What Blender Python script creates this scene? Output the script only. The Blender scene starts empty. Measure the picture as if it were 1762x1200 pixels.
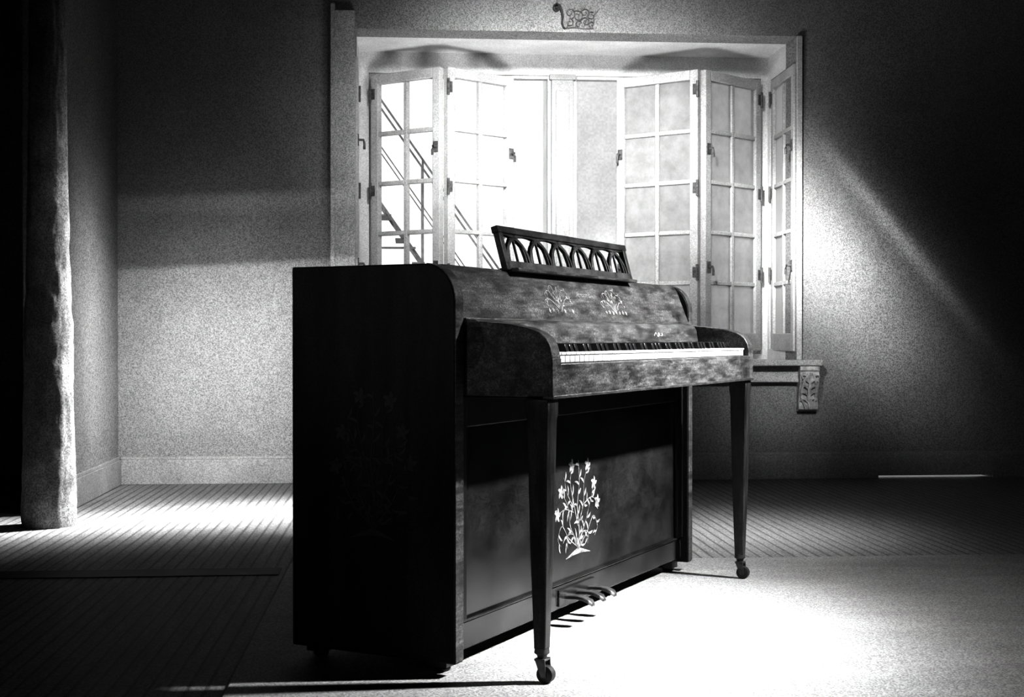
import bpy, bmesh, math, random
from mathutils import Vector, Matrix, noise
random.seed(7)
S = bpy.context.scene
COL = S.collection
S.view_settings.view_transform = 'Standard'
S.view_settings.gamma = .72
R = math.radians

# ---------------------------------------------------------------- materials
def nt(name):
    m = bpy.data.materials.new(name); m.use_nodes = True
    t = m.node_tree; t.nodes.clear()
    o = t.nodes.new('ShaderNodeOutputMaterial')
    return m, t, o
def ramp(t, fac, stops):
    r = t.nodes.new('ShaderNodeValToRGB')
    el = r.color_ramp.elements
    while len(el) < len(stops): el.new(0.5)
    for e, (p, c) in zip(el, stops):
        e.position = p; e.color = (c, c, c, 1)
    t.links.new(fac, r.inputs[0]); return r.outputs[0]
def tex_noise(t, scale, detail=4, vec=None, rough=.55):
    n = t.nodes.new('ShaderNodeTexNoise'); n.inputs['Scale'].default_value = scale
    n.inputs['Detail'].default_value = detail; n.inputs['Roughness'].default_value = rough
    if vec is not None: t.links.new(vec, n.inputs['Vector'])
    return n.outputs['Fac']
def coords(t, scale=(1,1,1)):
    c = t.nodes.new('ShaderNodeTexCoord'); m = t.nodes.new('ShaderNodeMapping')
    m.inputs['Scale'].default_value = scale
    t.links.new(c.outputs['Object'], m.inputs['Vector']); return m.outputs[0]
def mulc(t, a, b):
    m = t.nodes.new('ShaderNodeMix'); m.data_type = 'RGBA'; m.blend_type = 'MULTIPLY'
    m.inputs[0].default_value = 1
    t.links.new(a, m.inputs[6]); t.links.new(b, m.inputs[7]); return m.outputs[2]
def grit(t, gscale, grain):
    """fine sandy speckle of the surface"""
    v = coords(t, (gscale, gscale, gscale))
    f = t.nodes.new('ShaderNodeVectorMath'); f.operation = 'FLOOR'; t.links.new(v, f.inputs[0])
    w = t.nodes.new('ShaderNodeTexWhiteNoise'); t.links.new(f.outputs[0], w.inputs['Vector'])
    n = tex_noise(t, gscale*.8, 2, coords(t), .8)
    a = t.nodes.new('ShaderNodeMath'); a.operation = 'MULTIPLY_ADD'; a.inputs[1].default_value = .5
    t.links.new(w.outputs['Value'], a.inputs[0])
    h = t.nodes.new('ShaderNodeMath'); h.operation = 'MULTIPLY'; h.inputs[1].default_value = .5; t.links.new(n, h.inputs[0])
    t.links.new(h.outputs[0], a.inputs[2])
    return ramp(t, a.outputs[0], [(.2, 1-grain), (.8, 1.0)])
def plain(name, lo, hi, scale=20, rough=.6, spec=.4, grain=0, stretch=(1,1,1), bump=0, metallic=0, detail=5, glo=.35, ghi=.65, gscale=210, streak=None):
    m, t, o = nt(name)
    b = t.nodes.new('ShaderNodeBsdfPrincipled')
    b.inputs['Roughness'].default_value = rough
    b.inputs['Specular IOR Level'].default_value = spec
    b.inputs['Metallic'].default_value = metallic
    v = coords(t, stretch)
    n = tex_noise(t, scale, detail, v)
    c = ramp(t, n, [(glo, lo), (ghi, hi)])
    if streak:
        s = tex_noise(t, 10, 6, coords(t, streak), .7)
        c = mulc(t, c, ramp(t, s, [(.36, .45), (.5, .85), (.66, 1.4)]))
    if grain:
        c = mulc(t, c, grit(t, gscale, grain))
    t.links.new(c, b.inputs['Base Color'])
    if bump:
        bp = t.nodes.new('ShaderNodeBump'); bp.inputs['Strength'].default_value = bump; bp.inputs['Distance'].default_value = .01
        t.links.new(n, bp.inputs['Height']); t.links.new(bp.outputs[0], b.inputs['Normal'])
    t.links.new(b.outputs[0], o.inputs[0]); return m

M = {}
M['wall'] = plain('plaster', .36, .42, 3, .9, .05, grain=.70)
M['bay'] = plain('bay_white_paint', .72, .84, 6, .6, .2, grain=.3)
M['sill'] = plain('sill_paint', .5, .62, 6, .6, .2, grain=.5)
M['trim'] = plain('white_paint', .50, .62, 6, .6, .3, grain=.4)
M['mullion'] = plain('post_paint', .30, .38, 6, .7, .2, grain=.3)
M['casing'] = plain('aged_paint', .52, .64, 6, .7, .2, grain=.6)
M['base'] = plain('baseboard_paint', .38, .46, 6, .7, .2, grain=.5)
M['ceil'] = plain('ceiling_paint', .03, .05, 3, .9, .1)  # shade put into the colour: near black, so the ceiling bounces little
M['dark'] = plain('dark_wall', .012, .02, 3, .9, .1)  # near-black colour stands in for unlit walls and limits bounce
M['strip'] = plain('dark_metal_strip', .012, .025, 12, .6, .3)
M['wood_side'] = plain('shaded_wood', .008, .024, 5, .5, .2, stretch=(3,3,.6), grain=.8, gscale=330)  # piano wood darkened in its colour for the shaded side
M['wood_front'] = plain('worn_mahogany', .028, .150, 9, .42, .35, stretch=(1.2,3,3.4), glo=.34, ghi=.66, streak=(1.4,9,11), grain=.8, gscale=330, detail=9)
M['wood_panel'] = plain('panel_mahogany', .008, .032, 6, .20, .5, stretch=(1,3,1.4), grain=.7, gscale=330, detail=8)
M['wood_desk'] = plain('desk_wood', .03, .12, 18, .4, .4, grain=.6, gscale=330)
M['leg'] = plain('leg_wood', .014, .06, 12, .35, .45, stretch=(3,3,.6), streak=(8,8,.6), grain=.6, gscale=330)
M['gilt'] = plain('gilt_paint', .06, .28, 70, .5, .4)
M['gilt_text'] = plain('gilt_lettering', .16, .30, 70, .5, .4)
M['gilt_dim'] = plain('dim_paint', .018, .030, 40, .5, .3)  # much darker copy of the gilt paint, for the side
M['ivory'] = plain('ivory', .46, .56, 10, .35, .4)
M['ebony'] = plain('ebony', .006, .01, 10, .3, .5)
M['brass'] = plain('dull_brass', .05, .12, 30, .45, .5, metallic=.7)
M['rubber'] = plain('caster_black', .015, .03, 30, .5, .4)
M['iron'] = plain('dark_iron', .015, .03, 30, .5, .4)
M['iron_out'] = plain('washed_out_iron', .14, .24, 30, .7, .3)  # iron paled in colour to look washed out by daylight
M['hinge'] = plain('tarnished_hinge', .05, .15, 60, .5, .4)
M['post'] = plain('rough_plaster', .26, .48, 9, .9, .05, grain=.65, bump=.6)
M['orn'] = plain('ornament', .02, .05, 30, .6, .2)
M['orn_pale'] = plain('faded_ornament', .05, .14, 30, .6, .2)
M['corbel'] = plain('carved_plaster', .3, .6, 40, .8, .2, bump=.5)
M['ground'] = plain('paving', .4, .5, 3, .9, .1)
M['sheet'] = plain('smooth_floor', .38, .46, 4, .6, .25, grain=.7, stretch=(.6,2,1), gscale=280)
M['facade'] = plain('pale_render', .62, .72, 3, .9, .1, grain=.15, gscale=60)

def floor_mat():
    m, t, o = nt('grooved_boards')
    b = t.nodes.new('ShaderNodeBsdfPrincipled'); b.inputs['Roughness'].default_value = .6
    b.inputs['Specular IOR Level'].default_value = .2
    c = t.nodes.new('ShaderNodeTexCoord'); s = t.nodes.new('ShaderNodeSeparateXYZ')
    t.links.new(c.outputs['Object'], s.inputs[0])
    def math_(op, a, v):
        n = t.nodes.new('ShaderNodeMath'); n.operation = op
        t.links.new(a, n.inputs[0])
        if v is not None: n.inputs[1].default_value = v
        return n.outputs[0]
    f = math_('FRACT', math_('MULTIPLY', s.outputs[0], 1/.042), None)
    g = ramp(t, f, [(0, .5), (.16, .5), (.26, 1), (1, 1)])
    n = tex_noise(t, 5, 5, coords(t, (8, .6, 1)))
    base = ramp(t, n, [(.3, .26), (.7, .38)])
    col = mulc(t, base, g)
    col = mulc(t, col, grit(t, 210, .65))
    t.links.new(col, b.inputs['Base Color'])
    bp = t.nodes.new('ShaderNodeBump'); bp.inputs['Strength'].default_value = .25; bp.inputs['Distance'].default_value = .004
    t.links.new(g, bp.inputs['Height']); t.links.new(bp.outputs[0], b.inputs['Normal'])
    t.links.new(b.outputs[0], o.inputs[0]); return m
M['floor'] = floor_mat()

def glass_mat(name, trans, lo, hi, glow):
    m, t, o = nt(name)
    tr = t.nodes.new('ShaderNodeBsdfTransparent'); d = t.nodes.new('ShaderNodeBsdfDiffuse'); g = t.nodes.new('ShaderNodeBsdfGlossy')
    tl = t.nodes.new('ShaderNodeBsdfTranslucent'); tl.inputs['Color'].default_value = (.85,.85,.85,1)
    g.inputs['Roughness'].default_value = .08
    n = tex_noise(t, 9, 8, coords(t), .7)
    t.links.new(ramp(t, n, [(.3, lo), (.7, hi)]), d.inputs['Color'])
    dm = t.nodes.new('ShaderNodeMixShader'); dm.inputs[0].default_value = glow
    t.links.new(d.outputs[0], dm.inputs[1]); t.links.new(tl.outputs[0], dm.inputs[2])
    mx = t.nodes.new('ShaderNodeMixShader'); mx.inputs[0].default_value = 1-trans
    t.links.new(tr.outputs[0], mx.inputs[1]); t.links.new(dm.outputs[0], mx.inputs[2])
    m2 = t.nodes.new('ShaderNodeMixShader'); m2.inputs[0].default_value = .04
    t.links.new(mx.outputs[0], m2.inputs[1]); t.links.new(g.outputs[0], m2.inputs[2])
    t.links.new(m2.outputs[0], o.inputs[0]); return m
M['glass'] = glass_mat('daylit_glass', .25, .75, .9, .75)  # pale milky pane colour stands in for bright daylight behind
M['grey_pane'] = glass_mat('grey_glass', .50, .24, .52, .25)  # mottled grey panes, half see-through

# ---------------------------------------------------------------- mesh helpers
def NB(): return bmesh.new()
def box(bm, x0, x1, y0, y1, z0, z1):
    vs = [bm.verts.new((x, y, z)) for z in (z0, z1) for x, y in ((x0,y0),(x1,y0),(x1,y1),(x0,y1))]
    for f in ((3,2,1,0),(4,5,6,7),(0,1,5,4),(1,2,6,5),(2,3,7,6),(3,0,4,7)):
        bm.faces.new([vs[i] for i in f])
def prism(bm, poly, F, t0, t1):
    """poly of (p,q) swept from t0 to t1; F(p,q,t)->xyz"""
    a = [bm.verts.new(F(p, q, t0)) for p, q in poly]; b = [bm.verts.new(F(p, q, t1)) for p, q in poly]
    n = len(poly)
    bm.faces.new(a); bm.faces.new(b[::-1])
    for i in range(n):
        j = (i+1) % n
        bm.faces.new((a[j], a[i], b[i], b[j]))
def sweep(bm, pts, w, F, d0, d1):
    """ribbon of in-plane width w (number or list) along 2-D pts; F(s,t,d)->xyz"""
    n = len(pts); rings = []
    for i, (s, t) in enumerate(pts):
        p = pts[max(0, i-1)]; q = pts[min(n-1, i+1)]
        dx, dy = q[0]-p[0], q[1]-p[1]; l = math.hypot(dx, dy) or 1
        nx, ny = -dy/l, dx/l
        ww = w[i] if isinstance(w, (list, tuple)) else w
        ww = max(ww, .0004)/2
        rings.append([bm.verts.new(F(s+nx*ww*a, t+ny*ww*a, d)) for a, d in ((-1,d0),(1,d0),(1,d1),(-1,d1))])
    for a, b in zip(rings, rings[1:]):
        for k in range(4):
            bm.faces.new((a[k], a[(k+1)%4], b[(k+1)%4], b[k]))
    bm.faces.new(rings[0][::-1]); bm.faces.new(rings[-1])
def tube(bm, pts, r, seg=8):
    pts = [Vector(p) for p in pts]; rings = []
    for i, p in enumerate(pts):
        d = (pts[min(len(pts)-1, i+1)] - pts[max(0, i-1)]).normalized()
        up = Vector((0,0,1)) if abs(d.z) < .95 else Vector((0,1,0))
        a = d.cross(up).normalized(); b = d.cross(a)
        rr = r[i] if isinstance(r, (list, tuple)) else r
        rings.append([bm.verts.new(p + a*math.cos(k*2*math.pi/seg)*rr + b*math.sin(k*2*math.pi/seg)*rr) for k in range(seg)])
    for a, b in zip(rings, rings[1:]):
        for k in range(seg): bm.faces.new((a[k], a[(k+1)%seg], b[(k+1)%seg], b[k]))
    bm.faces.new(rings[0][::-1]); bm.faces.new(rings[-1])
def disc(bm, s, t, r, F, d0, d1, seg=12):
    poly = [(s+r*math.cos(i*2*math.pi/seg), t+r*math.sin(i*2*math.pi/seg)) for i in range(seg)]
    prism(bm, poly, F, d0, d1)
def build(name, bm, mat, parent=None, bevel=0, mw=None, loc=None, smooth=40):
    bmesh.ops.recalc_face_normals(bm, faces=bm.faces[:])
    me = bpy.data.meshes.new(name); bm.to_mesh(me); bm.free()
    for p in me.polygons: p.use_smooth = True
    me.set_sharp_from_angle(angle=R(smooth))
    me.materials.append(mat)
    o = bpy.data.objects.new(name, me); COL.objects.link(o)
    if parent: o.parent = parent
    if mw is not None: o.matrix_world = mw
    if loc: o.location = loc
    if bevel:
        b = o.modifiers.new('bevel', 'BEVEL'); b.width = bevel; b.segments = 2; b.limit_method = 'ANGLE'; b.angle_limit = R(40)
        b.harden_normals = False
    return o
def tag(o, label=None, cat=None, group=None, kind=None):
    if label: o['label'] = label
    if cat: o['category'] = cat
    if group: o['group'] = group
    if kind: o['kind'] = kind
    return o
def empty(name, mw):
    o = bpy.data.objects.new(name, None); COL.objects.link(o); o.matrix_world = mw; o.empty_display_size = .1
    return o

# ---------------------------------------------------------------- room frame  (a along the back wall, n outwards, z up)
T = Matrix.Translation((0, 7.18, 0)) @ Matrix.Rotation(R(4.5), 4, 'Z')
def struct(name, boxes, mat, label, bevel=0, cat=None):
    bm = NB()
    for b in boxes: box(bm, *b)
    o = build(name, bm, mat, None, bevel, T)
    tag(o, label, cat or name.split('_')[0], kind='structure'); return o
FZ = -.006
AL, AR = -.835, 1.555       # bay opening
ZB, ZT = .64, 2.41
CE = 3.0
struct('floor', [(-3.9, 3.7, -8.7, .04, -.15, FZ)], M['floor'], 'grooved narrow floor boards running toward the back wall')
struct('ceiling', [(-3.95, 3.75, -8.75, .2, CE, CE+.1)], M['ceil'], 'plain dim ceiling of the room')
DL, DR, DT = 2.013, 2.66, 2.0
struct('wall_back', [(-3.95, AL, 0, .2, FZ, CE), (AR, DL, 0, .2, FZ, CE), (DL, DR, 0, .2, DT, CE), (DR, 3.75, 0, .2, FZ, CE),
                     (AL, AR, 0, .2, FZ, ZB-.04), (AL, AR, 0, .2, ZT, CE)], M['wall'], 'pale speckled plaster back wall around the bay window')
struct('wall_left', [(-2.225, -2.075, -1.2, 0, FZ, CE)], M['wall'], 'short pale return wall left of the back wall')
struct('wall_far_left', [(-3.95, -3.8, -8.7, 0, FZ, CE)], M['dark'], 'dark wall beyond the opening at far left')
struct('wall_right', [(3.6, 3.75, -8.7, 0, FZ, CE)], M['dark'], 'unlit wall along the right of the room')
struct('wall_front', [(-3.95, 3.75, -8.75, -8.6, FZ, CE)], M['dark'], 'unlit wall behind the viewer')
# bay
N1, N2 = .58, .68
struct('wall_bay', [
    (AL-.1, AL, .2, N2, .5, .70), (AL-.1, AL, .2, N2, 2.27, 2.5), (AL-.1, AL, N1-.05, N2, .70, 2.27),
    (AR, AR+.1, .2, N2, .5, .70), (AR, AR+.1, .2, N2, 2.27, 2.5), (AR, AR+.1, N1-.05, N2, .70, 2.27),
    (AL, AR, 0, N2, .5, ZB), (AL, AR, .2, N2, ZT, 2.5),
    (AL, AR, N1, N2, 2.29, ZT), (AL, AR, N1, N2, ZB, .67),
    (AL, -.78, N1, N2, .67, 2.29), (1.515, AR, N1, N2, .67, 2.29)], M['bay'], 'white painted inside of the deep bay window recess')
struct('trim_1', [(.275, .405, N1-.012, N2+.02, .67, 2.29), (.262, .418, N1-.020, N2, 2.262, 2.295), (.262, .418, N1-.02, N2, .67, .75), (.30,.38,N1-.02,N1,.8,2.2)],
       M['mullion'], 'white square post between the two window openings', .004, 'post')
struct('trim_2', [(-.955, AL, -.035, 0, .645, 2.50), (-.965, -.94, -.055, 0, .645, 2.53)], M['casing'], 'grey painted casing left of the bay opening', .004, 'casing')
struct('trim_3', [(AR, AR+.03, -.02, 0, .645, 2.41)], M['trim'], 'narrow white bead right of the bay opening', .003, 'casing')
struct('trim_4', [(-1.0, 1.685, -.075, .0, .612, .645), (-.94, 1.62, -.022, 0, .525, .612), (-.94, 1.62, -.035, 0, .522, .54)], M['sill'], 'long pale window sill board with apron under the bay', .005, 'sill')
struct('trim_5', [(-3.75, -.98, -2.77, -2.64, FZ, FZ+.003)], M['strip'], 'dark flush strip across the floor at left', 0, 'floor strip')
struct('trim_6', [(-.957, 3.55, -8.5, -2.58, FZ, 0)], M['sheet'], 'smooth pale floor sheet under the piano', .001, 'floor sheet')
struct('baseboard_back', [(-2.06, DL, -.02, 0, FZ, .125), (-2.06, DL, -.012, 0, .125, .14), (DR, 3.59, -.02, 0, FZ, .125), (DR, 3.59, -.012, 0, .125, .14)], M['base'], 'plain painted baseboard along the back wall', .002)
struct('baseboard_left', [(-2.075, -2.055, -1.19, -.02, FZ, .125), (-2.075, -2.063, -1.19, -.02, .125, .14)], M['base'], 'short painted baseboard on the left return wall', .002)
dr = empty('door_1', T @ Matrix.Translation(((DL+DR)/2, 0, 0)))  # added door, its bottom gap lets a slit of outside light show
tag(dr, 'flush door added at right to leave a bright slit of light beneath', 'door', kind='structure')
w = (DR-DL)/2 - .0005
bm = NB(); box(bm, -w, w, 0, .04, .010, DT-.0005); build('door_slab', bm, M['wall'], dr)
bm = NB(); box(bm, -w, w, -.02, 0, .010, .125); box(bm, -w, w, -.012, 0, .125, .14); build('kick_rail', bm, M['base'], dr)

# ---------------------------------------------------------------- windows
def leaf(parent, mw, w, h, gm, flip=1, latch_side=None):
    """2 x 5 pane casement, local x 0..w, z 0..h"""
    bm = NB(); t = .02; st = .05; tr = .055; br = .10; mu = .024
    box(bm, 0, st, -t, t, 0, h); box(bm, w-st, w, -t, t, 0, h)
    box(bm, st, w-st, -t, t, 0, br); box(bm, st, w-st, -t, t, h-tr, h)
    box(bm, w/2-mu/2, w/2+mu/2, -t*.7, t*.7, br, h-tr)
    ph = (h-br-tr)/5
    for k in range(1, 5):
        z = br + k*ph
        box(bm, st, w/2-mu/2, -t*.7, t*.7, z-mu/2, z+mu/2); box(bm, w/2+mu/2, w-st, -t*.7, t*.7, z-mu/2, z+mu/2)
    o = build('casement', bm, M['trim'], parent, .004); o.matrix_world = mw
    if gm:
        bm = NB(); box(bm, st-.004, w-st+.004, -.002, .002, br-.004, h-tr+.004)
        build('pane', bm, gm, o)
    for z in (.28*h, .58*h, .93*h):
        bm = NB()
        tube(bm, [(0, -t*1.2*flip, z-.045), (0, -t*1.2*flip, z+.045)], .008, 8)
        box(bm, 0, .030, -t-.003 if flip > 0 else t, -t if flip > 0 else t+.003, z-.03, z+.03)
        build('hinge', bm, M['hinge'], o)
    if latch_side is not None:
        x = .025 if latch_side == 0 else w-.025
        for z in (.30*h, .72*h):
            bm = NB(); yy = -t*flip
            box(bm, x-.014, x+.014, min(yy, yy-.006*flip), max(yy, yy-.006*flip), z-.03, z+.03)
            tube(bm, [(x, yy, z), (x, yy-.03*flip, z), (x, yy-.035*flip, z-.02), (x, yy-.035*flip, z-.05)], .007, 8)
            build('latch', bm, M['hinge'], o)
    return o
def frame(parent, x0, x1, z0, z1, y0, y1, mw):
    bm = NB(); g = .02
    box(bm, x0, x0+g, y0, y1, z0, z1); box(bm, x1-g, x1, y0, y1, z0, z1); box(bm, x0+g, x1-g, y0, y1, z1-g, z1); box(bm, x0+g, x1-g, y0, y1, z0, z0+g)
    o = build('window_frame', bm, M['trim'], parent, .003); o.matrix_world = mw
def place(p, q):   # leaf matrix from hinge p to far edge q in room plan
    d = Vector((q[0]-p[0], q[1]-p[1])); return T @ Matrix.Translation((p[0], p[1], .69)) @ Matrix.Rotation(math.atan2(d.y, d.x), 4, 'Z'), d.length
H_LEAF = 1.575
def bifold(name, label, h, f, s, gm, x0, x1):
    root = empty(name, T @ Matrix.Translation(((x0+x1)/2, N1, .67))); bpy.context.view_layer.update()
    tag(root, label, 'window', kind='structure')
    frame(root, x0, x1, .67, 2.29, N1+.01, N1+.07, T)
    n0 = N1-.03; half = (f-h)/2; mid = (h+half, n0-math.sqrt(s*s-half*half))
    m1, w1 = place((h, n0), mid)
    sx = 1 if f > h else -1
    m2, w2 = place((mid[0]+.016*sx, mid[1]), (f+.016*sx, n0))
    leaf(root, m1, w1-.008, H_LEAF, gm, 1 if sx > 0 else -1, 1)
    leaf(root, m2, w2-.004, H_LEAF, gm, 1 if sx > 0 else -1, 1)
bifold('window_1', 'left bay window with two folding white casements and fire escape beyond', -.757, .03, .49, None, -.78, .275)
bifold('window_2', 'right bay window with two folding white casements of mottled grey panes', 1.492, .675, .525, M['grey_pane'], .405, 1.515)
def side(name, label, a, sgn):
    root = empty(name, T @ Matrix.Translation((a, .3, .69))); tag(root, label, 'window', kind='structure')
    bpy.context.view_layer.update()
    # casement standing slightly ajar from its jamb
    m = T @ Matrix.Translation((a - sgn*.034, .515, .69)) @ Matrix.Rotation(R(-90 - sgn*1.5), 4, 'Z')
    leaf(root, m, .50, H_LEAF, M['glass'], sgn, 1)
    mf = T @ Matrix.Translation((a, 0, 0)) @ Matrix.Rotation(R(90), 4, 'Z')
    frame(root, .20, .53, .70, 2.27, -.05, .05, mf)
side('window_3', 'narrow side window on the right flank of the bay', AR+.055, 1)
side('window_4', 'narrow side window on the left flank of the bay', AL-.055, -1)

# ---------------------------------------------------------------- corbel and overhead ornament
bm = NB()
prof = [(0,.612),(-.070,.612),(-.072,.59),(-.064,.58),(-.068,.555),(-.064,.52),(-.05,.49),(-.038,.455),(-.034,.42),(-.042,.395),(-.038,.375),(-.022,.363),(0,.363)]
prism(bm, prof, lambda p, q, t: (t, p, q), 1.560, 1.668)
cb = build('corbel', bm, M['corbel'], None, .003, T)
tag(cb, 'carved white plaster corbel under the right end of the window sill', 'bracket')
bm = NB()
def fc(n, z): # follow the front profile
    for (p0, q0), (p1, q1) in zip(prof[2:], prof[3:]):
        if q1 <= z <= q0: return p0 + (p1-p0)*(q0-z)/(q0-q1)
    return -.03
Fc = lambda s, t, d: (1.614+s, fc(0, t)-d, t)
for sg in (-1, 1):
    sweep(bm, [(sg*(.012+.03*math.sin(i/9*3)), .575-.2*i/9) for i in range(10)], [.004,.008,.012,.012,.012,.012,.01,.008,.006,.003], Fc, -.004, .009)
    pts = [(sg*.035+ .016*(1-i/16)*math.cos(i*.6), .55+.016*(1-i/16)*math.sin(i*.6)) for i in range(14)]
    sweep(bm, pts, .005, Fc, -.004, .011)
    for k, z in enumerate((.535, .50, .465, .43)):
        sweep(bm, [(0, z-.02), (sg*.018, z), (sg*.034, z+.004), (sg*.046, z-.010)], [.004, .010, .009, .003], Fc, -.004, .010)
sweep(bm, [(0,.575),(0,.5),(0,.43),(0,.38)], [.006,.016,.014,.004], Fc, -.004, .013)
build('carving', bm, M['corbel'], cb)

OC = (.34, 2.425)
om = T @ Matrix.Translation((OC[0], 0, OC[1]))
orn = empty('wall_ornament', om); tag(orn, 'dark scrolled lattice ornament on the wall above the bay window', 'ornament')
Fo = lambda s, t, d: (s, -d, t)
bm = NB()
pts = []
for i in range(22):
    a = i*.33; r = .020*(1-i/26)
    pts.append((-.100 + r*math.cos(a+2.2), .110 + r*math.sin(a+2.2)))
sweep(bm, pts, [.008]*22, Fo, .002, .020)
sweep(bm, [(-.117,.122),(-.102,.133),(-.085,.122),(-.072,.09),(-.068,.06),(-.072,.03),(-.064,.008),(-.055,0)], [.005,.010,.013,.013,.012,.010,.008,.006], Fo, .002, .022)
disc(bm, -.100, .110, .008, Fo, .002, .024)
build('scroll', bm, M['orn'], orn)
bm = NB()
rn = random.Random(5)
def curl(cx, cy, r, a0, turns, sg, w):
    n = 18; sweep(bm, [(cx + r*(1-.8*i/n)*math.cos(a0+sg*turns*6.283*i/n), cy + r*(1-.8*i/n)*math.sin(a0+sg*turns*6.283*i/n)) for i in range(n)], [w*(1-.6*i/n) for i in range(n)], Fo, .002, .011)
sweep(bm, [(-.06,.004),(.0,.010),(.05,.003),(.10,.006)], .005, Fo, .002, .010)
for x, y, r, a0, tu, sg in ((-.028,.085,.030,-1.2,1.3,1),(-.030,.034,.024,1.6,1.2,-1),(.014,.070,.032,2.4,1.4,-1),(.018,.026,.020,.4,1.2,1),(.052,.088,.026,-.6,1.3,1),(.056,.040,.028,3.4,1.3,-1),(.088,.072,.024,1.2,1.2,1),(.090,.028,.018,4.4,1.1,-1)):
    curl(x, y, r, a0, tu, sg, .0045)
for k in range(4):
    x = -.045+.045*k
    sweep(bm, [(x, .006),(x+.012, .04),(x+.018+rn.uniform(-.006,.006), .075),(x+.040, .112+rn.uniform(-.012,.010))], [.004,.005,.004,.002], Fo, .002, .009)
build('lattice', bm, M['orn_pale'], orn)

# ---------------------------------------------------------------- rough post at far left
bm = NB(); rings = []
prf = [(FZ,.104),(.05,.108),(.15,.106),(.35,.102),(.55,.098),(.7,.095),(.80,.095),(.86,.090),(1.1,.084),(1.4,.079),(1.7,.075),(2.2,.072),(CE,.07)]
def rad(z):
    for (z0, r0), (z1, r1) in zip(prf, prf[1:]):
        if z0 <= z <= z1: return r0+(r1-r0)*(z-z0)/(z1-z0)
    return .07
NZ, NA = 160, 56
for i in range(NZ+1):
    z = FZ + (CE-FZ)*i/NZ; ring = []
    for k in range(NA):
        a = k*2*math.pi/NA
        r = rad(z) + .004*noise.noise((math.cos(a)*2, math.sin(a)*2, z*3)) + .005*noise.noise((math.cos(a)*5, math.sin(a)*5, z*12)) + .003*noise.noise((math.cos(a)*12, math.sin(a)*12, z*40))
        ring.append(bm.verts.new((r*math.cos(a), r*math.sin(a), z)))
    rings.append(ring)
for a, b in zip(rings, rings[1:]):
    for k in range(NA): bm.faces.new((a[k], a[(k+1)%NA], b[(k+1)%NA], b[k]))
bm.faces.new(rings[0][::-1]); bm.faces.new(rings[-1])
po = build('column', bm, M['post'], None, 0, T @ Matrix.Translation((-2.03, -1.54, 0)), smooth=80)
tag(po, 'rough lumpy round plaster column at the far left', 'column')

# ---------------------------------------------------------------- outside
struct('trim_7', [(-6, 9, .7, 14, -.25, -.03), (DL-.1, DR+.1, .04, .7, -.15, -.02)], M['ground'], 'pale ground outside the bay window', 0, 'ground')
nb = empty('building', T @ Matrix.Translation((2.2, 4.2, -.03))); tag(nb, 'pale grey building seen through the right bay window', 'building')
bm = NB(); box(bm, -1.35, 3.2, 0, 2.5, 0, 5.2); build('outer_wall', bm, M['facade'], nb)
bm = NB(); box(bm, -1.42, 3.3, -.08, 2.6, 5.2, 5.4); build('cornice', bm, M['ground'], nb)
bm = NB(); box(bm, -1.38, 3.25, -.05, 2.55, .0, .35); build('plinth', bm, M['ground'], nb)
fe = empty('fire_escape', T @ Matrix.Translation((-.6, 2.3, -.03))); tag(fe, 'grey iron fire escape stair outside the left window', 'stair')
Ff = lambda y: (lambda s, t, d: (s+.6, y+d, t+.03))
sl = -1.43
def line(x0, z0, x1): return [(x0, z0), (x1, z0+sl*(x1-x0))]
for y in (0, .42):
    bm = NB(); sweep(bm, line(-1.45, 2.72, .42), .018, Ff(y), 0, .010); build('stringer', bm, M['iron_out'], fe)
    bm = NB(); sweep(bm, line(-1.45, 3.45, .72), .014, Ff(y), 0, .012); build('handrail', bm, M['iron_out'], fe)
    bm = NB(); sweep(bm, line(-1.45, 3.12, .58), .008, Ff(y), 0, .008); build('mid_rail', bm, M['iron_out'], fe)
    for x in (-1.2, -.45, .25):
        bm = NB(); box(bm, x+.6-.008, x+.6+.008, y, y+.014, 2.72+sl*(x+1.45)+.03, 3.45+sl*(x+1.45)+.03); build('baluster', bm, M['iron_out'], fe)
for k in range(15):
    x = -1.40+k*.118; z = 2.72+sl*(x+1.45)
    bm = NB(); box(bm, x+.6-.07, x+.6+.02, .012, .42, z+.02, z+.030); build('tread', bm, M['iron_out'], fe)
bm = NB(); box(bm, -1.6, -.75, -.1, .5, 2.73, 2.76); build('landing', bm, M['iron_out'], fe)
for z in (2.52, 2.40, 1.42):
    bm = NB(); box(bm, -1.6 if z > 2 else -.35, -.28 if z > 2 else .1, -.02, .0, z, z+.014); build('rail', bm, M['iron_out'], fe)
for x in (-1.6, -.28):
    bm = NB(); box(bm, x, x+.025, .44, .465, .0, 2.75); build('post', bm, M['iron_out'], fe)

# ---------------------------------------------------------------- piano   local x = along keyboard, y = -v (v toward player), z up
OX, OY = -.1279, 3.0018
piano = empty('piano', Matrix.Translation((OX, OY, 0)) @ Matrix.Rotation(math.atan2(.8894, .457), 4, 'Z'))
tag(piano, 'dark worn upright piano with painted floral decoration and carved music desk', 'piano')
bpy.context.view_layer.update()
W = 1.58; TH = .038
P = lambda v, z, u: (u, -v, z)
def vbox(bm, u0, u1, v0, v1, z0, z1): box(bm, u0, u1, -v1, -v0, z0, z1)
arc = [(-.075+.075*math.sin(i/8*math.pi/2), .847+.09*math.cos(i/8*math.pi/2)) for i in range(9)]
sprof = [(-.45,.03),(-.45,.937)] + arc + [(0,.03)]
for k, u0 in enumerate((0, W-TH)):
    bm = NB(); prism(bm, sprof, P, u0, u0+TH)
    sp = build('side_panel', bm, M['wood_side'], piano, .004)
    if k == 0: SP = sp
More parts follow.
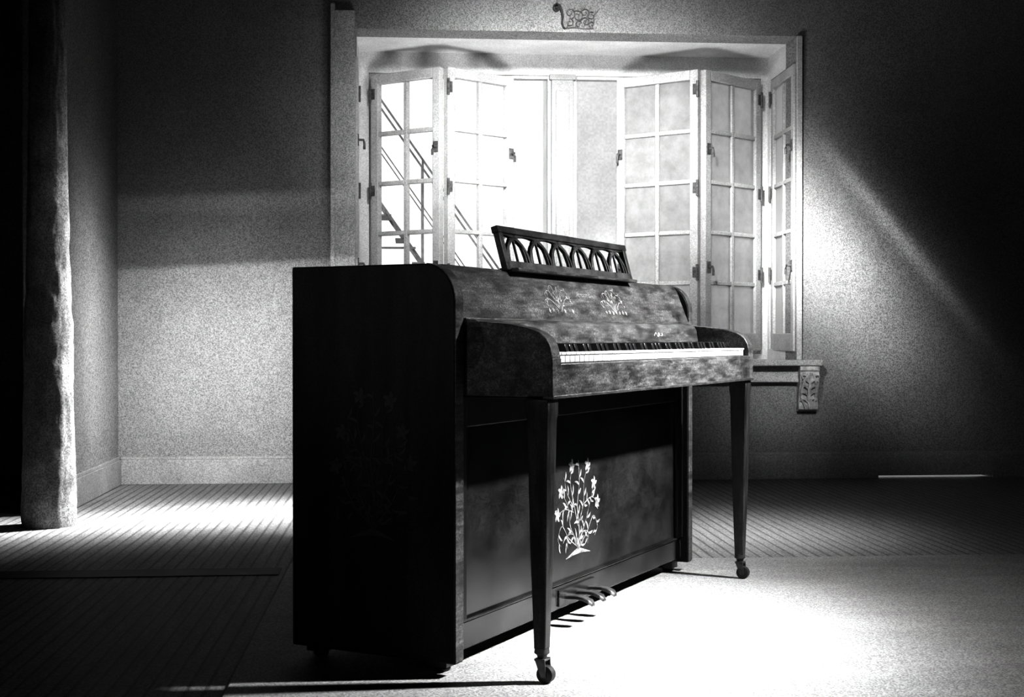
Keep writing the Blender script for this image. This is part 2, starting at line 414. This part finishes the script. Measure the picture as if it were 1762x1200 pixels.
# front edges of the sides: lit tone put into a lighter strip
for u0 in (0.0015, W-TH+.0015):
    bm = NB(); poly = arc + [(0, .4), (0, .035)]
    ra = []
    for i, (v, z) in enumerate(poly):
        p = poly[max(0,i-1)]; q = poly[min(len(poly)-1,i+1)]; dx, dy = q[0]-p[0], q[1]-p[1]; l = math.hypot(dx,dy)
        nv, nz = -dy/l, dx/l          # outward normal of the profile
        ra.append([bm.verts.new(P(v+nv*d, z+nz*d, uu)) for uu, d in ((u0,-.002),(u0+TH-.003,-.002),(u0+TH-.003,.0012),(u0,.0012))])
    for a, b in zip(ra, ra[1:]):
        for k in range(4): bm.faces.new((a[k], a[(k+1)%4], b[(k+1)%4], b[k]))
    bm.faces.new(ra[0][::-1]); bm.faces.new(ra[-1])
    build('lit_edge', bm, M['wood_front'], piano)
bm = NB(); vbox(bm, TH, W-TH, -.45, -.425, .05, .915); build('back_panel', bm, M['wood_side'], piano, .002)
bm = NB(); vbox(bm, TH, W-TH, -.45, -.055, .915, .937); build('lid', bm, M['wood_front'], piano, .003)
# sloping upper front panel
up = [(0,.805),(.002,.812),(-.020,.868),(-.040,.918),(-.047,.929),(-.056,.9365),(-.075,.915),(-.07,.90),(-.03,.805)]
bm = NB(); prism(bm, up, P, TH, W-TH); UP = build('upper_panel', bm, M['wood_front'], piano)
# ledge, nameboard
nbp = [(-.03,.80),(-.03,.808),(.0,.811),(.03,.809),(.042,.803),(.049,.792),(.056,.745),(.03,.70),(-.03,.70)]
bm = NB(); prism(bm, nbp, P, TH, W-TH); NBD = build('fallboard', bm, M['wood_front'], piano)
bm = NB(); vbox(bm, TH+.002, W-TH-.002, .0015, .006, .8075, .8135); build('ledge_highlight', bm, M['brass'], piano, .001)  # bright strip stands in for the lit edge of the ledge
# arms, keybed, key slip
A0, A1 = .038, 1.525
ap = [(0,.637),(0,.807),(.06,.804),(.12,.798),(.16,.791),(.19,.781),(.208,.767),(.219,.748),(.2237,.725),(.2237,.637)]
for u0, u1 in ((A0, A0+.044), (A1-.044, A1)):
    bm = NB(); prism(bm, ap, P, u0, u1); build('arm', bm, M['wood_front'], piano, .003)
bm = NB(); vbox(bm, A0+.044, A1-.044, -.02, .21, .64, .705); vbox(bm, A0+.02, A1-.02, -.04, .20, .632, .645); build('keybed', bm, M['wood_side'], piano, .002)
bm = NB(); vbox(bm, A0+.044, A1-.044, .206, .2237, .637, .711); build('key_slip', bm, M['wood_front'], piano, .003)
bm = NB(); vbox(bm, A0+.001, A1-.001, .2, .2262, .633, .640); build('bead', bm, M['brass'], piano, .001)  # brass bead moulding gives the slip's lower edge its highlight
bm = NB(); vbox(bm, A0, A0+.044, .2225, .2249, .64, .722); build('arm_face', bm, M['wood_front'], piano, .001)
# keys
K0, K1 = .088, 1.475; kw = (K1-K0)/52; KV = .207
bm = NB()
box(bm, .0009, kw-.0009, -.145, 0, .712, .735); box(bm, .0009, kw-.0009, 0, .003, .729, .735)
wk = build('white_key', bm, M['ivory'], piano, .0012)
bm = NB()
prism(bm, [(-.094,.735),(-.094,.7545),(-.006,.7535),(0,.735)], lambda p, q, t: (t, -p-0, q), -.0082, .0082)
bk = build('black_key', bm, M['ebony'], piano, .0012)
wk.location = (K0, -KV, 0)
wk.data.transform(Matrix.Scale(-1, 4, (0,1,0))); wk.data.flip_normals()
firstb = True
for i in range(52):
    if i:
        o = wk.copy(); COL.objects.link(o); o.location = (K0+i*kw, -KV, 0)
    if i < 51 and 'ABCDEFG'[i % 7] in 'ACDFG':
        o = bk
        if not firstb: o = bk.copy(); COL.objects.link(o)
        firstb = False
        o.location = (K0+(i+1)*kw, -(KV-.042), 0)
for u0, u1 in ((A0+.044, K0-.001), (K1+.001, A1-.044)):
    bm = NB(); vbox(bm, u0, u1, .06, .206, .70, .735); build('key_block', bm, M['wood_side'], piano, .002)
# lower panel and toe rail
bm = NB(); vbox(bm, TH, W-TH, -.05, -.03, .114, .64); LP = build('lower_panel', bm, M['wood_panel'], piano, .002)
bm = NB()
for u0 in (TH, W-TH-.05): vbox(bm, u0, u0+.05, -.03, -.018, .114, .632)
vbox(bm, TH+.05, W-TH-.05, -.03, -.024, .56, .632)
build('panel_stile', bm, M['wood_side'], piano, .003)
bm = NB(); vbox(bm, TH, W-TH, -.06, -.024, .045, .110); vbox(bm, TH, W-TH, -.05, -.018, .110, .117); build('toe_rail', bm, M['wood_panel'], piano, .003)
bm = NB(); vbox(bm, TH, W-TH, -.425, -.05, .045, .06); build('bottom_board', bm, M['wood_side'], piano)
for u0 in (.03, W-.08):
    for v0 in (-.43, -.09):
        bm = NB(); vbox(bm, u0, u0+.05, v0, v0+.05, .012, .046)
        tube(bm, [(u0+.025, -v0-.025, .0), (u0+.025, -v0-.025, .006), (u0+.025, -v0-.025, .013)], [.016, .02, .014], 14)
        build('foot', bm, M['rubber'], piano, .001)
# pedals
for u in (.63, .705, .78):
    bm = NB()
    pts = [(-.05,.072),(-.01,.074),(.02,.076),(.038,.074),(.055,.068),(.063,.060)]
    wd = [.016,.018,.024,.034,.036,.022]
    rings = []
    for (v, z), w_ in zip(pts, wd):
        rings.append([bm.verts.new((u+s*w_/2, -v, z+d)) for s, d in ((-1,-.004),(1,-.004),(.7,.005),(-.7,.005))])
    for a, b in zip(rings, rings[1:]):
        for k in range(4): bm.faces.new((a[k], a[(k+1)%4], b[(k+1)%4], b[k]))
    bm.faces.new(rings[0][::-1]); bm.faces.new(rings[-1])
    build('pedal', bm, M['brass'], piano, .002)
bm = NB(); vbox(bm, .59, .82, -.026, -.018, .054, .098); build('pedal_plate', bm, M['wood_panel'], piano, .002)
# legs
for u in (.062, 1.506):
    v = .187; bm = NB()
    secs = [(.632,.028),(.60,.028),(.585,.0255),(.30,.0205),(.085,.0140),(.075,.0140)]
    rings = [[bm.verts.new((u+sx*h, -v+sy*h, z)) for sx, sy in ((-1,-1),(1,-1),(1,1),(-1,1))] for z, h in secs]
    for a, b in zip(rings, rings[1:]):
        for k in range(4): bm.faces.new((a[k], a[(k+1)%4], b[(k+1)%4], b[k]))
    bm.faces.new(rings[0][::-1]); bm.faces.new(rings[-1])
    lg = build('leg', bm, M['leg'], piano, .003)
    bm = NB(); tube(bm, [(u,-v,.078),(u,-v,.066),(u,-v,.062),(u,-v,.050)], [.0165,.0175,.012,.009], 16); build('ferrule', bm, M['brass'], lg)
    cx, cy = u+.006, -v-.010     # trailing wheel
    bm = NB()
    for s in (-1, 1):
        prism(bm, [(-.014,.054),(.012,.054),(-.004,.014),(-.016,.014)], lambda p, q, t: (u+t, -v+p, q), s*.0135-.002, s*.0135+.002)
    box(bm, u-.0155, u+.0155, -v-.014, -v+.012, .050, .055)
    build('caster_fork', bm, M['brass'], lg, .001)
    bm = NB(); tube(bm, [(u-.011,cy,.0195),(u-.009,cy,.0195),(u+.009,cy,.0195),(u+.011,cy,.0195)], [.0165,.0195,.0195,.0165], 24); build('caster_wheel', bm, M['rubber'], lg)
# music desk
L0, L1 = .336, 1.166; DH = .114
Fd = lambda s, t, d: (s, .05+.263*t-.965*d, .936+.965*t+.263*d)
bm = NB()
sweep(bm, [(L0, .012), (L1, .012)], .024, Fd, -.007, .009)
sweep(bm, [(L0-.004, DH-.009), (L1+.004, DH-.009)], .018, Fd, -.008, .011)
sweep(bm, [(L0+.011, .0), (L0+.011, DH-.002)], .022, Fd, -.007, .009)
sweep(bm, [(L1-.011, .0), (L1-.011, DH-.002)], .022, Fd, -.007, .009)
MD = build('music_desk', bm, M['wood_desk'], piano, .002)
bm = NB(); n = 6; x0, x1 = L0+.022, L1-.022; s_ = (x1-x0)/n; hb, ht = .022, DH-.016
for k in range(-1, n):
    c = x0 + (k+1)*s_   # arch centred on a springing, spans two bays
    pts = []
    for i in range(17):
        a = math.pi*i/16; x = c - s_*math.cos(a)*.96; z = hb + (ht-hb)*math.sin(a)**.85
        if x0-.001 <= x <= x1+.001: pts.append((x, z))
    if len(pts) > 2: sweep(bm, pts, .010, Fd, -.004, .006)
for k in range(n):
    c = x0+(k+.5)*s_
    pts = [(c - s_*.36*math.cos(math.pi*i/12), hb + (ht-hb)*.93*math.sin(math.pi*i/12)) for i in range(13)]
    sweep(bm, pts, .007, Fd, -.004, .004)
    sweep(bm, [(c, hb), (c, ht)], .006, Fd, -.003, .003)
build('lattice', bm, M['wood_desk'], MD, .001)
bm = NB(); vbox(bm, L0+.02, L1-.02, -.075, -.02, .934, .9425); build('desk_shelf', bm, M['wood_front'], piano, .002)

# painted decoration
def leafp(bm, F, x, y, ang, L, w, d=.0008):
    pts = []; ws = []
    for i in range(7):
        f = i/6; a = ang + .5*f
        pts.append((x+L*f*math.cos(a), y+L*f*math.sin(a))); ws.append(w*math.sin(math.pi*min(.98, .08+f*.92))**.8)
    sweep(bm, pts, ws, F, 0, d)
def flower(bm, F, x, y, r):
    for k in range(5): leafp(bm, F, x+r*.12*math.cos(k*1.257), y+r*.12*math.sin(k*1.257), k*1.257-.2, r*.8, r*.5)
    disc(bm, x, y, r*.14, F, 0, .0014, 8)
def stem(bm, F, pts, w, sub=6, leaves=0, L=.03, lw=.009, rnd=random):
    out = []
    n = len(pts)
    for i in range(n-1):
        p0 = pts[max(0,i-1)]; p1 = pts[i]; p2 = pts[i+1]; p3 = pts[min(n-1,i+2)]
        for k in range(sub):
            t = k/sub
            out.append(tuple(.5*((2*p1[j]) + (-p0[j]+p2[j])*t + (2*p0[j]-5*p1[j]+4*p2[j]-p3[j])*t*t + (-p0[j]+3*p1[j]-3*p2[j]+p3[j])*t**3) for j in (0,1)))
    out.append(pts[-1])
    m = len(out)
    sweep(bm, out, [w*(1-.7*i/m) for i in range(m)], F, 0, .0008)
    for k in range(leaves):
        i = int((k+.6)/leaves*(m-2)); dx, dy = out[i+1][0]-out[i][0], out[i+1][1]-out[i][1]
        a = math.atan2(dy, dx) + (.8 if k % 2 else -1.1)
        leafp(bm, F, out[i][0], out[i][1], a, L*rnd.uniform(.7,1.1), lw)
    return out[-1]
def plant(bm, F, sc, seed):
    rnd = random.Random(seed)
    S_ = lambda pts: [(x*sc[0], y*sc[1]) for x, y in pts]
    a = (sc[0]+sc[1])/2
    K = dict(L=.105*a, lw=.024*a, rnd=rnd)
    stem(bm, F, S_([(0,.05),(.02,.25),(-.02,.5),(.02,.75),(.0,.97)]), .018*a, leaves=10, **K)
    for pts, fl in (([(0,.12),(-.16,.3),(-.22,.52),(-.36,.68)],1), ([(0,.12),(.14,.3),(.24,.48),(.34,.70)],1), ([(-.01,.3),(-.10,.55),(-.17,.75),(-.14,.92)],1),
                    ([(.0,.3),(.11,.52),(.12,.72),(.20,.9)],1), ([(0,.08),(-.2,.2),(-.34,.34),(-.42,.22),(-.36,.14)],0), ([(0,.08),(.18,.2),(.33,.36),(.42,.24),(.36,.15)],0),
                    ([(-.1,.5),(-.24,.66),(-.30,.82)],0), ([(.1,.5),(.28,.56),(.42,.50)],1), ([(-.1,.45),(-.28,.5),(-.43,.46)],1),
                    ([(0,.05),(-.1,.22),(-.24,.22),(-.22,.10)],0), ([(0,.05),(.1,.22),(.22,.2),(.20,.09)],0)):
        e = stem(bm, F, S_(pts), .011*a, leaves=5, **K)
        if fl: flower(bm, F, e[0], e[1], .075*a)
    sweep(bm, S_([(-.26,.0),(-.12,.03),(0,.05),(.12,.03),(.26,.0)]), [.004*a,.03*a,.06*a,.03*a,.004*a], F, 0, .0008)
def Fp(u0, z0, v): return lambda s, t, d: (u0+s, -(v+.0004+d), z0+t)
bm = NB(); plant(bm, Fp(.735, .170, -.03), (.31, .27), 3); build('floral_painting', bm, M['gilt'], LP)
def Fu(u0, t0): return lambda s, t, d: (u0+s, -(.002-.374*(t0+t)+.927*(.0006+d)), .812+.927*(t0+t)+.374*(.0006+d))
def spray(bm, F, w, h, mir):
    m = -1 if mir else 1
    for k, (x, y) in enumerate(((-.1,1),(.12,.95),(-.28,.8),(.3,.85),(-.36,.5),(.42,.55),(.0,.8))):
        sg = 1 if x > 0 else -1
        e = stem(bm, F, [(0.02*m*w,.05*h),(x*.35*w*m,y*.6*h),(x*.8*w*m,y*h),((x+.10*sg)*w*m,y*h*.88),((x+.09*sg)*w*m,y*h*.66),((x+.03*sg)*w*m,y*h*.70)], .0030, leaves=3, L=.014, lw=.0042)
    for k in range(7): flower(bm, F, (-.42+.14*k)*w, .08*h+.03*h*(k%2), .008)
bm = NB(); spray(bm, Fu(.580, .022), .17, .078, False); build('floral_painting', bm, M['gilt'], UP)
bm = NB(); spray(bm, Fu(.955, .022), .17, .078, True); build('floral_painting', bm, M['gilt'], UP)
# faint plant on the side
bm = NB(); plant(bm, lambda s, t, d: (-.0004-d, .22-s, .30+t), (.24, .36), 9); build('floral_painting', bm, M['gilt_dim'], SP)
# lettering
tc = bpy.data.curves.new('lettering', 'FONT'); tc.body = 'Acrosonic'; tc.size = .022; tc.shear = .4; tc.align_x = 'CENTER'; tc.extrude = .0004
to = bpy.data.objects.new('lettering_tmp', tc); COL.objects.link(to); bpy.context.view_layer.update()
me = bpy.data.meshes.new_from_object(to.evaluated_get(bpy.context.evaluated_depsgraph_get()))
bpy.data.objects.remove(to)
F = Fu(.755, .072)
for vtx in me.vertices: vtx.co = F(vtx.co.x, vtx.co.y, vtx.co.z+.0006)
me.materials.clear(); me.materials.append(M['gilt_text'])
lt = bpy.data.objects.new('lettering', me); COL.objects.link(lt); lt.parent = UP
# small emblem on the fallboard
bm = NB(); Fe = lambda s, t, d: (1.13+s, -(.0535+.0006+d-.12*t), .770+t)
stem(bm, Fe, [(-.035,.004),(-.02,.012),(-.008,.002),(.004,.012),(.016,.003),(.035,.008)], .004)
disc(bm, .0, .0065, .006, Fe, 0, .001); disc(bm, .03, .007, .005, Fe, 0, .001)
build('emblem', bm, M['gilt_text'], NBD)

# ---------------------------------------------------------------- light
wd = bpy.data.worlds.new('sky'); S.world = wd; wd.use_nodes = True
bg = wd.node_tree.nodes['Background']; bg.inputs[0].default_value = (1,1,1,1); bg.inputs[1].default_value = 1.2
sn = bpy.data.lights.new('sun', 'SUN'); sn.energy = 3.2; sn.angle = R(1)
so = bpy.data.objects.new('sun', sn); COL.objects.link(so); so.rotation_euler = Vector((.15, .5, -.85)).to_track_quat('-Z', 'Y').to_euler()
def spot(name, loc, tgt, power, sx, sy, roll=0, steps=None, rad=.05):
    """spot lamp with an invented beam shape: soft elliptical falloff (sx, sy = tangents of the half widths), optional dimmed bands above the axis"""
    l = bpy.data.lights.new(name, 'SPOT'); l.energy = power; l.spot_size = R(120); l.spot_blend = .3; l.shadow_soft_size = rad
    o = bpy.data.objects.new(name, l); COL.objects.link(o); o.location = loc
    f = (Vector(tgt)-Vector(loc)).normalized()
    o.rotation_euler = f.to_track_quat('-Z', 'Y').to_euler()
    r = f.cross(Vector((0,0,1))).normalized(); u = r.cross(f)
    c, s = math.cos(R(roll)), math.sin(R(roll)); r2 = r*c + u*s; u2 = u*c - r*s
    l.use_nodes = True; t = l.node_tree; t.nodes.clear()
    out = t.nodes.new('ShaderNodeOutputLight'); em = t.nodes.new('ShaderNodeEmission'); t.links.new(em.outputs[0], out.inputs[0])
    g = t.nodes.new('ShaderNodeNewGeometry')
    def dot(v):
        n = t.nodes.new('ShaderNodeVectorMath'); n.operation = 'DOT_PRODUCT'; n.inputs[1].default_value = v
        t.links.new(g.outputs['Incoming'], n.inputs[0]); return n.outputs['Value']
    def m(op, a, b=None):
        n = t.nodes.new('ShaderNodeMath'); n.operation = op
        for i, x in enumerate((a, b)):
            if x is None: continue
            if isinstance(x, (int, float)): n.inputs[i].default_value = x
            else: t.links.new(x, n.inputs[i])
        return n.outputs[0]
    df = dot(f); p = m('DIVIDE', dot(r2), df); q = m('DIVIDE', dot(u2), df)
    e = m('ADD', m('POWER', m('ABSOLUTE', m('DIVIDE', p, sx)), 2.0), m('POWER', m('ABSOLUTE', m('DIVIDE', q, sy)), 2.0))
    v = m('EXPONENT', m('MULTIPLY', e, -1.0))
    if steps:
        for q0, q1, fac in steps:        # multiply by fac where q0 < q < q1
            ins = m('MULTIPLY', m('GREATER_THAN', q, q0), m('LESS_THAN', q, q1))
            v = m('MULTIPLY', v, m('SUBTRACT', 1.0, m('MULTIPLY', ins, 1.0-fac)))
    t.links.new(v, em.inputs['Strength'])
    return o
LK = (2.65, 3.24, 2.45)
spot('floor_spot', LK, (.38, 3.42, 0), 4400, .26, .115, 0, None, .07)
spot('floor_fill', LK, (.75, 3.7, 0), 340, .4, .22, 0, None, .07)
spot('piano_spot', LK, (.45, 3.85, .76), 3200, .34, .105, 0, None, .07)
spot('window_spot', (.15, 4.7, 2.8), (.34, 7.6, 1.68), 1850, .275, .22, 0, None, .10)  # added lamp inside the room, brightens the casements and bay
spot('bay_fill', (.15, 6.15, .5), (.36, 7.5, 2.55), 300, .75, .22, 0, None, .35)  # added lamp hidden low behind the piano, lights the recess ceiling
spot('wall_spot', (.2, 4.4, 2.7), (1.61, 7.3, 1.27), 3000, .08, .145, 40, None, .08)  # added lamp for the glow on the wall beside the window
spot('shaft_spot', (.2, 4.4, 2.7), (2.06, 7.35, 1.40), 700, .011, .10, 42, None, .02)  # added narrow lamp, draws a diagonal bright streak on the wall
spot('sill_spot', (1.75, 4.2, 2.6), (1.45, 7.25, .52), 480, .085, .07, 0, None, .08)  # added lamp to lift the sill, apron and corbel
spot('left_wall_spot', (-.5, 3.2, 2.45), (-1.474, 7.05, .62), 2200, .145, .165, 0, [(.118, .184, .38), (.184, .207, .55), (.207, 9, .2)], .02)  # added lamp; the hard tone bands are shaped into its beam
spot('return_wall_spot', (.2, 5.0, 2.7), (-2.05, 6.5, .55), 1400, .10, .17, 0, None, .05)  # added lamp to brighten the left return wall
spot('left_floor_spot', (-.4, 6.3, 2.9), (-1.2, 5.85, 0), 3200, .145, .27, 0, None, .05)  # added lamp, makes the bright patch on the left floor
spot('right_floor_spot', (1.3, 4.9, 2.8), (.85, 5.3, 0), 900, .2, .19, 0, None, .05)  # added weak fill for the floor beyond the piano at right
spot('column_spot', (-.45, 6.45, 2.8), (-1.9, 5.45, .3), 2300, .09, .22, 0, None, .05)  # added lamp, brightens only the right side of the column
spot('side_fill', (-2.2, .6, 1.9), (-.35, 3.1, .85), 150, .25, .11, 0, None, .2)

# ---------------------------------------------------------------- camera
cam = bpy.data.cameras.new('camera'); co = bpy.data.objects.new('camera', cam); COL.objects.link(co)
cam.sensor_width = 36; cam.lens = 2300/1762*36; cam.clip_start = .05
co.location = (0, 0, .77); co.rotation_euler = (R(90) - math.atan(20/2300), 0, 0)
S.camera = co
